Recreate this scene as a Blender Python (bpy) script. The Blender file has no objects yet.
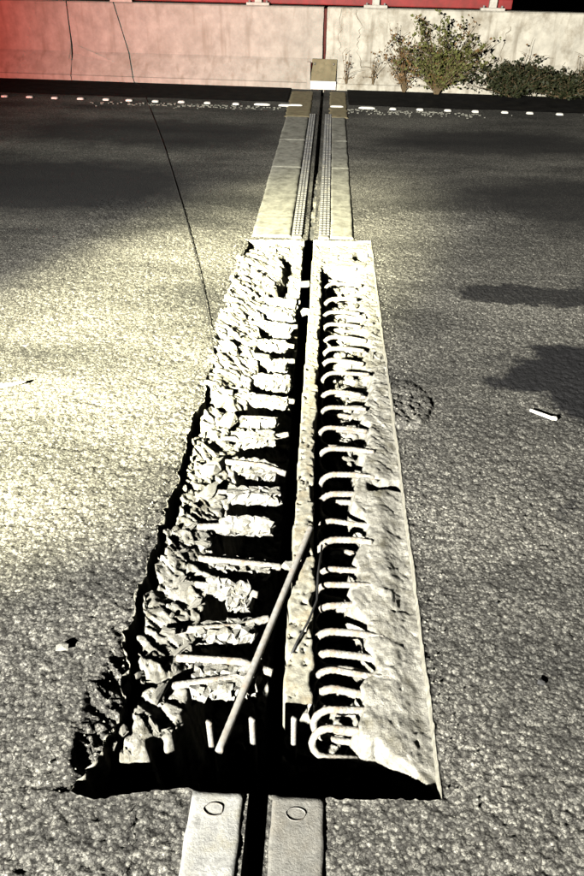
import bpy, bmesh, math, random
import numpy as np
from mathutils import Vector, Matrix

# ------------------------------------------------------------------ camera
SC = bpy.context.scene
FPX, CAM_H, PW, PH = 658.0, 1.6, 584.0, 876.0


def solve_camera(vp=(334, -50), roll=1.0):
    """world axes in camera coordinates (right, down, forward): +Y vanishes at vp"""
    r = math.radians(roll)
    v = np.array([vp[0] - PW / 2, vp[1] - PH / 2, FPX]); v /= np.linalg.norm(v)
    n = np.cross(v, np.array([math.cos(r), math.sin(r), 0.])); n /= np.linalg.norm(n)
    if n[1] > 0: n = -n
    x = np.cross(v, n)
    if x[0] < 0: x = -x
    return x, v, n


AX, AY, AZ = solve_camera()


def at(px, py, z=0.0):
    """pixel of the photograph -> point on the level z"""
    c = np.array([px - PW / 2, py - PH / 2, FPX])
    w = np.array([c @ AX, c @ AY, c @ AZ]); t = (z - CAM_H) / w[2]
    return Vector((w[0] * t, w[1] * t, z))


cam_data = bpy.data.cameras.new('camera')
cam = bpy.data.objects.new('camera', cam_data)
SC.collection.objects.link(cam)
cam.matrix_world = Matrix(((AX[0], -AX[1], -AX[2], 0), (AY[0], -AY[1], -AY[2], 0),
                           (AZ[0], -AZ[1], -AZ[2], CAM_H), (0, 0, 0, 1)))
cam_data.sensor_fit = 'VERTICAL'; cam_data.sensor_height = 36
cam_data.lens = FPX / PH * 36
cam_data.clip_start = 0.02; cam_data.clip_end = 2000
SC.camera = cam

# ------------------------------------------------------------------ night sky, lamps, exposure
world = bpy.data.worlds.new('World'); SC.world = world; world.use_nodes = True
wn = world.node_tree
sky = wn.nodes.new('ShaderNodeTexSky'); sky.sky_type = 'NISHITA'; sky.sun_disc = False
sky.sun_elevation = math.radians(-8); sky.sun_rotation = math.radians(200)
wn.nodes['Background'].inputs[1].default_value = 0.05
wn.links.new(sky.outputs[0], wn.nodes['Background'].inputs[0])


def lamp(name, loc, target, watts, col, size, blend, radius):
    d = bpy.data.lights.new(name, 'SPOT'); o = bpy.data.objects.new(name, d)
    SC.collection.objects.link(o); o.location = loc
    o.rotation_euler = (Vector(target) - Vector(loc)).to_track_quat('-Z', 'Y').to_euler()
    d.energy = watts; d.color = col; d.spot_size = math.radians(size); d.spot_blend = blend
    d.shadow_soft_size = radius
    return o


# floodlight mast standing on the carriageway behind the photographer, two heads
lamp('work_light_flood', (-4.0, -4.6, 3.6), (.9, 5.5, .2), 24500, (1.0, .97, .89), 62, 1.0, .07)
lamp('work_light_beam', (-4.0, -4.6, 3.75), (-0.88, 3.05, 0), 74000, (1.0, .955, .64), 15.5, 1.0, .06)
# red tail lamp of a works vehicle parked to the left
lamp('red_tail_lamp', (-7.5, .5, 1.1), (-4.2, 10.6, 1.45), 4300, (1.0, .07, .045), 44, 1.0, .08)

SC.view_settings.view_transform = 'Standard'; SC.view_settings.look = 'None'
SC.view_settings.exposure = 0.0; SC.view_settings.gamma = 1.0
SC.render.engine = 'CYCLES'
SC.cycles.diffuse_bounces = 0
SC.render.resolution_x, SC.render.resolution_y = 683, 1024

RNG = np.random.default_rng(7); random.seed(7)
COL = SC.collection

# ------------------------------------------------------------------ numpy noise
def _hash(ix, iy, s):
    h = (ix.astype(np.int64) * 374761393 + iy.astype(np.int64) * 668265263 + s * 974634177) & 0xffffffff
    h = ((h ^ (h >> 13)) * 1274126177) & 0xffffffff
    h = ((h ^ (h >> 16)) * 2246822519) & 0xffffffff
    return ((h ^ (h >> 15)) & 0xffffff) / float(0xffffff)


def vnoise(x, y, s=0):
    ix, iy = np.floor(x), np.floor(y); fx, fy = x - ix, y - iy
    fx = fx * fx * (3 - 2 * fx); fy = fy * fy * (3 - 2 * fy)
    a = _hash(ix, iy, s); b = _hash(ix + 1, iy, s); c = _hash(ix, iy + 1, s); d = _hash(ix + 1, iy + 1, s)
    return (a + (b - a) * fx + (c - a) * fy + (a - b - c + d) * fx * fy) * 2 - 1


def fbm(x, y, s=0, oct=4):
    r = 0; a = 1.; t = 0
    for k in range(oct):
        r = r + a * vnoise(x * 2 ** k + 17.3 * k, y * 2 ** k - 9.1 * k, s + k); t += a; a *= .5
    return r / t


def cells(x, y, s=0):
    """Worley cells: F1, F2, random id, offset to the centre"""
    ix, iy = np.floor(x), np.floor(y)
    f1 = np.full(x.shape, 9.); f2 = f1.copy(); cid = np.zeros(x.shape); ox = cid.copy(); oy = cid.copy()
    for i in (-1, 0, 1):
        for j in (-1, 0, 1):
            cx, cy = ix + i, iy + j
            dx = cx + _hash(cx, cy, s) - x; dy = cy + _hash(cx, cy, s + 91) - y
            d = np.hypot(dx, dy); near = d < f1
            f2 = np.where(near, f1, np.minimum(f2, d))
            cid = np.where(near, _hash(cx, cy, s + 47), cid)
            ox = np.where(near, dx, ox); oy = np.where(near, dy, oy); f1 = np.where(near, d, f1)
    return f1, f2, cid, ox, oy


def sstep(a, b, v):
    t = np.clip((v - a) / (b - a), 0, 1); return t * t * (3 - 2 * t)


def rubble(X, Y, s, sc=1.0, amp=1.0):
    """broken concrete: tilted angular plates of two sizes with open joints"""
    wx = X + .02 * fbm(X * 14, Y * 14, s + 5, 2); wy = Y + .02 * fbm(X * 14, Y * 14, s + 6, 2)
    u, v = (wx * .8 - wy * .42), (wx * .5 + wy * .78)
    f1, f2, cid, ox, oy = cells(u * 10 * sc, v * 20 * sc, s)
    h = .034 * (cid - .5) + .020 * (ox * np.cos(cid * 40) + oy * np.sin(cid * 40)) - .040 * (1 - sstep(0, .085, f2 - f1))
    f1, f2, cid, ox, oy = cells(u * 27 * sc, v * 52 * sc, s + 11)
    h += .015 * (cid - .5) + .010 * (ox * np.cos(cid * 40) + oy * np.sin(cid * 40)) - .009 * (1 - sstep(0, .12, f2 - f1)) * (cid > .35)
    return amp * (h + .004 * fbm(X * 60, Y * 60, s + 20, 3))


# ------------------------------------------------------------------ materials
def mat(name, base, var=.25, scale=12, rough=.9, bump=.4, bscale=120, bdist=.003, stain=None, metallic=0,
        stain_scale=3, stain_amt=.5, spec=.25, streak=None):
    m = bpy.data.materials.new(name); m.use_nodes = True
    n = m.node_tree.nodes; L = m.node_tree.links; b = n['Principled BSDF']
    b.inputs['Roughness'].default_value = rough; b.inputs['Metallic'].default_value = metallic
    b.inputs['Specular IOR Level'].default_value = spec
    tc = n.new('ShaderNodeTexCoord')
    t1 = n.new('ShaderNodeTexNoise'); t1.inputs['Scale'].default_value = scale; t1.inputs['Detail'].default_value = 8
    t1.inputs['Roughness'].default_value = .65
    L.new(tc.outputs['Object'], t1.inputs['Vector'])
    r = n.new('ShaderNodeValToRGB'); L.new(t1.outputs['Fac'], r.inputs['Fac'])
    r.color_ramp.elements[0].position = .3; r.color_ramp.elements[1].position = .7
    r.color_ramp.elements[0].color = [c * (1 - var) for c in base] + [1]
    r.color_ramp.elements[1].color = [min(1, c * (1 + var)) for c in base] + [1]
    col = r.outputs['Color']
    if stain:
        t2 = n.new('ShaderNodeTexNoise'); t2.inputs['Scale'].default_value = stain_scale
        t2.inputs['Detail'].default_value = 6; t2.inputs['Roughness'].default_value = .7
        L.new(tc.outputs['Object'], t2.inputs['Vector'])
        r2 = n.new('ShaderNodeValToRGB'); L.new(t2.outputs['Fac'], r2.inputs['Fac'])
        r2.color_ramp.elements[0].position = .48; r2.color_ramp.elements[1].position = .68
        r2.color_ramp.elements[0].color = (0, 0, 0, 1); r2.color_ramp.elements[1].color = (stain_amt,) * 3 + (1,)
        mx = n.new('ShaderNodeMixRGB'); L.new(r2.outputs['Color'], mx.inputs[0]); L.new(col, mx.inputs[1])
        mx.inputs[2].default_value = (*stain, 1); col = mx.outputs[0]
    if streak:                                            # rain streaks running down the face
        mp = n.new('ShaderNodeMapping'); mp.inputs['Scale'].default_value = (7, 7, .7); L.new(tc.outputs['Object'], mp.inputs['Vector'])
        t4 = n.new('ShaderNodeTexNoise'); t4.inputs['Scale'].default_value = 1.6; t4.inputs['Detail'].default_value = 5; L.new(mp.outputs[0], t4.inputs['Vector'])
        r4 = n.new('ShaderNodeValToRGB'); L.new(t4.outputs['Fac'], r4.inputs['Fac'])
        r4.color_ramp.elements[0].position = .52; r4.color_ramp.elements[0].color = (0, 0, 0, 1)
        r4.color_ramp.elements[1].position = .74; r4.color_ramp.elements[1].color = (.75, .75, .75, 1)
        m4 = n.new('ShaderNodeMixRGB'); L.new(r4.outputs[0], m4.inputs[0]); L.new(col, m4.inputs[1]); m4.inputs[2].default_value = (*streak, 1); col = m4.outputs[0]
    L.new(col, b.inputs['Base Color'])
    t3 = n.new('ShaderNodeTexNoise'); t3.inputs['Scale'].default_value = bscale; t3.inputs['Detail'].default_value = 6
    t3.inputs['Roughness'].default_value = .7
    L.new(tc.outputs['Object'], t3.inputs['Vector'])
    bp = n.new('ShaderNodeBump'); bp.inputs['Strength'].default_value = bump; bp.inputs['Distance'].default_value = bdist
    L.new(t3.outputs['Fac'], bp.inputs['Height']); L.new(bp.outputs['Normal'], b.inputs['Normal'])
    return m


def asphalt_material():
    m = bpy.data.materials.new('asphalt'); m.use_nodes = True
    n = m.node_tree.nodes; L = m.node_tree.links; b = n['Principled BSDF']
    b.inputs['Roughness'].default_value = .9; b.inputs['Specular IOR Level'].default_value = .10
    tc = n.new('ShaderNodeTexCoord')
    vo = n.new('ShaderNodeTexVoronoi'); vo.inputs['Scale'].default_value = 110; vo.inputs['Randomness'].default_value = 1
    L.new(tc.outputs['Object'], vo.inputs['Vector'])
    sep = n.new('ShaderNodeSeparateColor'); L.new(vo.outputs['Color'], sep.inputs[0])
    r = n.new('ShaderNodeValToRGB'); L.new(sep.outputs[0], r.inputs['Fac'])       # each stone its own grey
    e = r.color_ramp.elements
    e[0].position = 0; e[0].color = (.062, .061, .057, 1); e[1].position = 1; e[1].color = (.27, .265, .24, 1)
    x = e.new(.55); x.color = (.138, .136, .125, 1)
    # dark binder between the stones
    r2 = n.new('ShaderNodeValToRGB'); L.new(vo.outputs['Distance'], r2.inputs['Fac'])
    r2.color_ramp.elements[0].position = .45; r2.color_ramp.elements[0].color = (0, 0, 0, 1)
    r2.color_ramp.elements[1].position = .8; r2.color_ramp.elements[1].color = (.85,) * 3 + (1,)
    mx = n.new('ShaderNodeMixRGB'); L.new(r2.outputs[0], mx.inputs[0]); L.new(r.outputs[0], mx.inputs[1])
    mx.inputs[2].default_value = (.035, .034, .032, 1)
    # winding seams of black binder between the aggregate
    for (sc_, w_, k_) in ((58, .036, .85), (112, .045, .75)):
        mq = n.new('ShaderNodeMapping'); mq.inputs['Scale'].default_value = (.8, 1.1, 1); L.new(tc.outputs['Object'], mq.inputs['Vector'])
        tn = n.new('ShaderNodeTexNoise'); tn.inputs['Scale'].default_value = sc_; tn.inputs['Detail'].default_value = 2
        tn.inputs['Distortion'].default_value = .6; L.new(mq.outputs[0], tn.inputs['Vector'])
        s1 = n.new('ShaderNodeMath'); s1.operation = 'SUBTRACT'; s1.inputs[1].default_value = .5; L.new(tn.outputs['Fac'], s1.inputs[0])
        s2 = n.new('ShaderNodeMath'); s2.operation = 'ABSOLUTE'; L.new(s1.outputs[0], s2.inputs[0])
        mr = n.new('ShaderNodeMapRange'); mr.interpolation_type = 'SMOOTHSTEP'; L.new(s2.outputs[0], mr.inputs['Value'])
        mr.inputs['From Min'].default_value = w_ * .3; mr.inputs['From Max'].default_value = w_
        mr.inputs['To Min'].default_value = k_; mr.inputs['To Max'].default_value = 0
        m_ = n.new('ShaderNodeMixRGB'); L.new(mr.outputs[0], m_.inputs[0]); L.new(mx.outputs[0], m_.inputs[1])
        m_.inputs[2].default_value = (.022, .021, .020, 1); mx = m_
    # large worn / damp patches, long in the direction of traffic (x)
    mp = n.new('ShaderNodeMapping'); mp.inputs['Scale'].default_value = (.55, 1.5, 1)
    L.new(tc.outputs['Object'], mp.inputs['Vector'])
    t2 = n.new('ShaderNodeTexNoise'); t2.inputs['Scale'].default_value = 1.1; t2.inputs['Detail'].default_value = 7
    t2.inputs['Roughness'].default_value = .6
    L.new(mp.outputs[0], t2.inputs['Vector'])
    r3 = n.new('ShaderNodeValToRGB'); L.new(t2.outputs['Fac'], r3.inputs['Fac'])
    r3.color_ramp.elements[0].position = .36; r3.color_ramp.elements[0].color = (.45, .45, .45, 1)
    r3.color_ramp.elements[1].position = .62; r3.color_ramp.elements[1].color = (1.25, 1.23, 1.18, 1)
    mu = n.new('ShaderNodeMixRGB'); mu.blend_type = 'MULTIPLY'; mu.inputs[0].default_value = 1
    L.new(mx.outputs[0], mu.inputs[1]); L.new(r3.outputs[0], mu.inputs[2])
    col = mu.outputs[0]
    # oil stains, plus far-road light falloff painted dark, with a ragged outline: (x, y, rx, ry, darkness)
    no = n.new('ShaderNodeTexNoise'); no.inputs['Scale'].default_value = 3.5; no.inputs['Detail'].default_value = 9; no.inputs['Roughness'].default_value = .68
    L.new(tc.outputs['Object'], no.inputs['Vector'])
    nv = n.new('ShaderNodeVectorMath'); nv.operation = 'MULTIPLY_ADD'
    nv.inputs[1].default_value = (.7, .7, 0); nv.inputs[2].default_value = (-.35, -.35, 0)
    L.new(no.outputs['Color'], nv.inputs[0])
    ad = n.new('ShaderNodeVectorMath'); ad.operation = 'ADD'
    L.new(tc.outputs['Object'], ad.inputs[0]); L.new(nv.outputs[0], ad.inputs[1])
    for (sx, sy, rx, ry, k) in STAINS_AND_FALLOFF:
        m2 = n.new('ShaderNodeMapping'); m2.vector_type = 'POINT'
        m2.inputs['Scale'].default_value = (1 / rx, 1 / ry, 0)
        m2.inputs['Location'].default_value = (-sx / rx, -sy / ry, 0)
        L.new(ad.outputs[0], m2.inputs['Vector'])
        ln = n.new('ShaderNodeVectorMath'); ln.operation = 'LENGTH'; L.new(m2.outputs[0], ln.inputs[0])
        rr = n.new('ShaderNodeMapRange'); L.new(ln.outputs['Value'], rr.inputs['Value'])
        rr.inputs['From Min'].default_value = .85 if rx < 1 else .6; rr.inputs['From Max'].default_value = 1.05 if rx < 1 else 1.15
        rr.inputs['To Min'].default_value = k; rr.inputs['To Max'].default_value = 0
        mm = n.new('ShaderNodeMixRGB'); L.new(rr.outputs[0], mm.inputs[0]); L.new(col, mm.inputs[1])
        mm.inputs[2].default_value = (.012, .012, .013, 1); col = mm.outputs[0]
    L.new(col, b.inputs['Base Color'])
    # stones proud of the binder, gritty faces
    inv = n.new('ShaderNodeMath'); inv.operation = 'SUBTRACT'; inv.inputs[0].default_value = 1
    L.new(vo.outputs['Distance'], inv.inputs[1])
    b1 = n.new('ShaderNodeBump'); b1.inputs['Strength'].default_value = 1; b1.inputs['Distance'].default_value = .0022
    L.new(inv.outputs[0], b1.inputs['Height'])
    t3 = n.new('ShaderNodeTexNoise'); t3.inputs['Scale'].default_value = 130; t3.inputs['Detail'].default_value = 6; t3.inputs['Roughness'].default_value = .7; t3.inputs['Distortion'].default_value = .8
    L.new(tc.outputs['Object'], t3.inputs['Vector'])
    b2 = n.new('ShaderNodeBump'); b2.inputs['Strength'].default_value = .9; b2.inputs['Distance'].default_value = .0030
    L.new(t3.outputs['Fac'], b2.inputs['Height']); L.new(b1.outputs[0], b2.inputs['Normal'])
    L.new(b2.outputs[0], b.inputs['Normal'])
    return m


STAINS_AND_FALLOFF = [(1.36, 2.74, .54, .31, .98), (1.25, 3.65, .45, .14, .85), (-2.4, 5.6, 1.8, 1.0, .93), (-1.9, 7.6, 1.9, .8, .82),
          (2.3, 5.5, 1.5, .8, .82), (1.8, 7.5, 1.5, .7, .8), (.95, 1.75, .05, .03, .6)]  # the wide far-road ellipses paint in the light fading beyond the pool
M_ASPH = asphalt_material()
M_CUT = mat('cut_face', (.22, .212, .175), .3, 40, .9, .8, 160, .004)
M_CONC = mat('broken_concrete', (.235, .228, .198), .5, 34, .92, .9, 170, .005, stain=(.085, .078, .055), stain_scale=16, stain_amt=.9)
M_LUMP = mat('mortar', (.275, .27, .24), .48, 44, .9, .9, 150, .005, stain=(.10, .092, .065), stain_scale=24, stain_amt=.85)
M_HEAD = mat('header_concrete', (.185, .182, .155), .32, 18, .85, .6, 120, .003, stain=(.075, .072, .058), stain_scale=7, stain_amt=.95)
M_REBAR = mat('dusty_rebar', (.27, .258, .225), .45, 60, .8, 1, 130, .006, stain=(.16, .11, .07), stain_scale=26, stain_amt=.75)
M_ROD = mat('steel_rod', (.20, .195, .18), .3, 60, .55, .4, 260, .0015, stain=(.2, .14, .09), stain_scale=25, stain_amt=.5)
M_BEAM = mat('edge_beam', (.22, .212, .17), .45, 40, .8, .7, 150, .003, stain=(.22, .18, .11), stain_scale=16, stain_amt=.7)
M_PLATE = mat('scraped_steel_plate', (.22, .22, .208), .55, 28, .7, .8, 130, .003, stain=(.12, .11, .075), stain_scale=14, stain_amt=.95, spec=.3)
M_PLATE2 = mat('dusty_plate', (.125, .122, .11), .3, 45, .8, .9, 160, .003, stain=(.12, .11, .09), stain_scale=10, stain_amt=.7)
M_RIB = mat('ribbed_rubber', (.10, .10, .10), .35, 30, .75, .5, 120, .002, stain=(.28, .26, .2), stain_scale=12, stain_amt=.5)
M_SEAL = mat('joint_seal', (.05, .05, .048), .4, 30, .8, .6, 90, .004, stain=(.35, .33, .27), stain_scale=9, stain_amt=.9)
M_MORTAR = mat('mortar_strip', (.125, .122, .108), .3, 50, .9, 1, 150, .005)
M_DARK = mat('void_concrete', (.06, .058, .055), .3, 9, .95, .5, 60, .004)
M_BARR = mat('barrier_concrete', (.37, .335, .285), .2, 7, .88, .5, 60, .004, stain=(.25, .215, .17), stain_scale=2.6, stain_amt=.5, streak=(.24, .20, .155))
M_BARR2 = mat('weathered_barrier', (.46, .43, .36), .24, 7, .88, .6, 50, .005, stain=(.20, .165, .115), stain_scale=3.2, stain_amt=.8, streak=(.15, .12, .08))
M_PAINTED_GLOW = mat('painted_glow_board', (.10, .025, .02), .3, 30, .9)  # red light from behind the slot, put into the colour
M_RAIL = mat('red_paint', (.22, .02, .018), .3, 8, .55, .3, 40, .002, stain=(.12, .03, .02), stain_scale=5)
M_POST = mat('galvanised_post', (.45, .42, .36), .25, 20, .6, .3, 60, .002)
M_RUSTP = mat('rusty_cover_plate', (.20, .17, .10), .35, 12, .75, .5, 40, .003, stain=(.10, .07, .04), stain_scale=6)
M_WHITE = mat('white_road_paint', (.78, .76, .70), .12, 20, .7, .4, 90, .002, stain=(.4, .38, .33), stain_scale=15, stain_amt=.5)
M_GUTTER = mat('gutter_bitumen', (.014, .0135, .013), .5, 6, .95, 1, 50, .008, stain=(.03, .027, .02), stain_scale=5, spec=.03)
M_CABLE = mat('black_cable', (.02, .02, .02), .2, 20, .6)
M_PALE = mat('pale_plastic', (.75, .73, .66), .1, 60, .6, .3, 200, .001)
M_STONE = mat('dark_stone', (.03, .03, .03), .3, 60, .8, .6, 200, .002)
M_CRACK = mat('crack_filler', (.018, .017, .016), .3, 60, .95)


M_WCRACK = mat('weathered_crack', (.16, .13, .09), .4, 30, .95)


def leaf_mat(name, c):
    m = mat(name, c, .45, 14, .6, .1, 50, .001)
    return m


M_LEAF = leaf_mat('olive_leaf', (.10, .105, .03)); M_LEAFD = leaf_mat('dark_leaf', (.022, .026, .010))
M_DRY = leaf_mat('dry_leaf', (.16, .09, .035)); M_STEM = mat('dry_stem', (.12, .085, .045), .3, 30, .8)

# ------------------------------------------------------------------ object helpers
def link(name, me, m=None, parent=None):
    o = bpy.data.objects.new(name, me); COL.objects.link(o)
    if m is not None and me is not None and not me.materials:
        for x in (m if isinstance(m, (list, tuple)) else [m]): me.materials.append(x)
    if parent: o.parent = parent
    return o


def tag(o, label=None, cat=None, group=None, kind=None):
    for k, v in (('label', label), ('category', cat), ('group', group), ('kind', kind)):
        if v: o[k] = v
    return o


def empty(name, loc=(0, 0, 0)):
    o = bpy.data.objects.new(name, None); COL.objects.link(o); o.location = loc; o.empty_display_size = .1
    return o


def pydata(name, v, f, smooth=False):
    me = bpy.data.meshes.new(name); me.from_pydata([tuple(p) for p in v], [], f); me.update()
    if smooth: me.polygons.foreach_set('use_smooth', [True] * len(me.polygons))
    return me


def grid_mesh(name, P, keep=None, smooth=True):
    """P: (rows, cols, 3) array; keep: (rows-1, cols-1) bool"""
    R_, C_ = P.shape[:2]
    i = np.arange(R_ * C_).reshape(R_, C_)
    q = np.stack([i[:-1, :-1], i[:-1, 1:], i[1:, 1:], i[1:, :-1]], -1)
    q = q[keep] if keep is not None else q.reshape(-1, 4)
    return quad_mesh(name, P.reshape(-1, 3), q, smooth)


def quad_mesh(name, V, q, smooth=True):
    me = bpy.data.meshes.new(name)
    me.vertices.add(len(V)); me.vertices.foreach_set('co', np.ascontiguousarray(V, dtype=np.float32).ravel())
    me.loops.add(q.size); me.loops.foreach_set('vertex_index', np.ascontiguousarray(q, dtype=np.int32).ravel())
    me.polygons.add(len(q)); me.polygons.foreach_set('loop_start', np.arange(0, q.size, 4, dtype=np.int32))
    me.polygons.foreach_set('use_smooth', np.full(len(q), smooth))
    me.update(calc_edges=True); me.validate()
    return me


class MB:
    def __init__(s): s.v = []; s.f = []

    def box(s, x0, x1, y0, y1, z0, z1, rot=0, c=None):
        k = len(s.v)
        for z in (z0, z1):
            for (x, y) in ((x0, y0), (x1, y0), (x1, y1), (x0, y1)): s.v.append(Vector((x, y, z)))
        s.f += [[k + a for a in t] for t in ((3, 2, 1, 0), (4, 5, 6, 7), (0, 1, 5, 4), (1, 2, 6, 5), (2, 3, 7, 6), (3, 0, 4, 7))]
        return s

    def tube(s, pts, rad, n=8, cap=True):
        pts = [Vector(p) for p in pts]; rad = rad if hasattr(rad, '__len__') else [rad] * len(pts)
        k = len(s.v); ref = None
        for i, p in enumerate(pts):
            t = (pts[min(i + 1, len(pts) - 1)] - pts[max(i - 1, 0)]).normalized()
            if ref is None: ref = t.orthogonal().normalized()
            ref = (ref - t * ref.dot(t)).normalized(); b = t.cross(ref)
            for j in range(n):
                a = 2 * math.pi * j / n
                s.v.append(p + (ref * math.cos(a) + b * math.sin(a)) * rad[i])
        for i in range(len(pts) - 1):
            for j in range(n):
                a, b_ = k + i * n + j, k + i * n + (j + 1) % n
                s.f.append([a, b_, b_ + n, a + n])
        if cap:
            s.f.append([k + j for j in range(n)][::-1]); e = k + (len(pts) - 1) * n
            s.f.append([e + j for j in range(n)])
        return s

    def mesh(s, name, smooth=False): return pydata(name, s.v, s.f, smooth)


def ribbed(path, r, step=.011, rib=1.13):
    """densify a path and give it rebar ribs"""
    out = []; rr = []; path = [Vector(p) for p in path]; d = 0
    for a, b in zip(path[:-1], path[1:]):
        n = max(1, int((b - a).length / (step / 2)))
        for i in range(n): out.append(a.lerp(b, i / n))
    out.append(path[-1])
    rr = [r * (rib if (i % 2) else 1) for i in range(len(out))]
    return out, rr


def bevel(me, w=.004, seg=2):
    bm = bmesh.new(); bm.from_mesh(me)
    bmesh.ops.recalc_face_normals(bm, faces=bm.faces)
    bmesh.ops.bevel(bm, geom=bm.edges[:], offset=w, segments=seg, affect='EDGES', profile=.6)
    bm.to_mesh(me); bm.free(); return me


def rock_mesh(name, seed, n=15, sx=1, sy=.7, sz=.55, rough=0):
    rg = np.random.default_rng(seed); bm = bmesh.new()
    p = rg.normal(size=(n, 3)); p /= np.linalg.norm(p, axis=1)[:, None]; p *= rg.uniform(.75, 1.1, (n, 1))
    for q in p: bm.verts.new((q[0] * sx, q[1] * sy, q[2] * sz))
    r = bmesh.ops.convex_hull(bm, input=bm.verts[:])
    bmesh.ops.delete(bm, geom=[g for g in r['geom_interior'] if isinstance(g, bmesh.types.BMVert)], context='VERTS')
    if rough:
        bmesh.ops.subdivide_edges(bm, edges=bm.edges[:], cuts=1, use_grid_fill=True)
        for v in bm.verts: v.co += Vector(rg.normal(size=3) * rough)
    me = bpy.data.meshes.new(name); bm.to_mesh(me); bm.free(); return me


# ------------------------------------------------------------------ trench outline
Y0, Y1 = 0.745, 4.46                        # the opened length (one lane)


def xl(y):
    y = np.asarray(y, float)
    def step(f, k):                       # broken in short straight chips rather than waves
        u = y * f + .35 * vnoise(y * f * 2.3, y * 0, k + 50); i = np.floor(u); t = u - i
        a, b = _hash(i, i * 0, k), _hash(i + 1, i * 0, k); c = _hash(i, i * 0 + 7, k)
        return (a + (b - a) * np.clip((t - .75 * c) / (1 - .75 * c), 0, 1)) * 2 - 1
    return -.520 + .013 * step(4.5, 1) + .012 * step(13, 2) + .006 * step(37, 3) + .003 * vnoise(y * 110, y * 0, 4) \
        + .03 * np.exp(-((y - 2.45) / .12) ** 2) + .05 * np.exp(-((y - .96) / .15) ** 2) - .028 * sstep(.82, .76, y)


def xr(y): return .341 + .003 * vnoise(y * 6, y * 0, 5) + .0015 * vnoise(y * 60, y * 0, 6)


def yn(x): return Y0 + .004 * vnoise(x * 25, x * 0, 8) + .003 * vnoise(x * 90, x * 0, 9) - .035 * sstep(-.25, -.48, x) + .02 * sstep(-.46, -.54, x) + .008 * sstep(.1, .34, x)


def yf(x): return Y1 + .01 * vnoise(x * 14, x * 0, 12) + .05 * x


GL, GR = -.118, -.048                       # the open movement gap
BARR_Y = lambda x: 10.50 - .058 * x         # foot of the barrier

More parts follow.
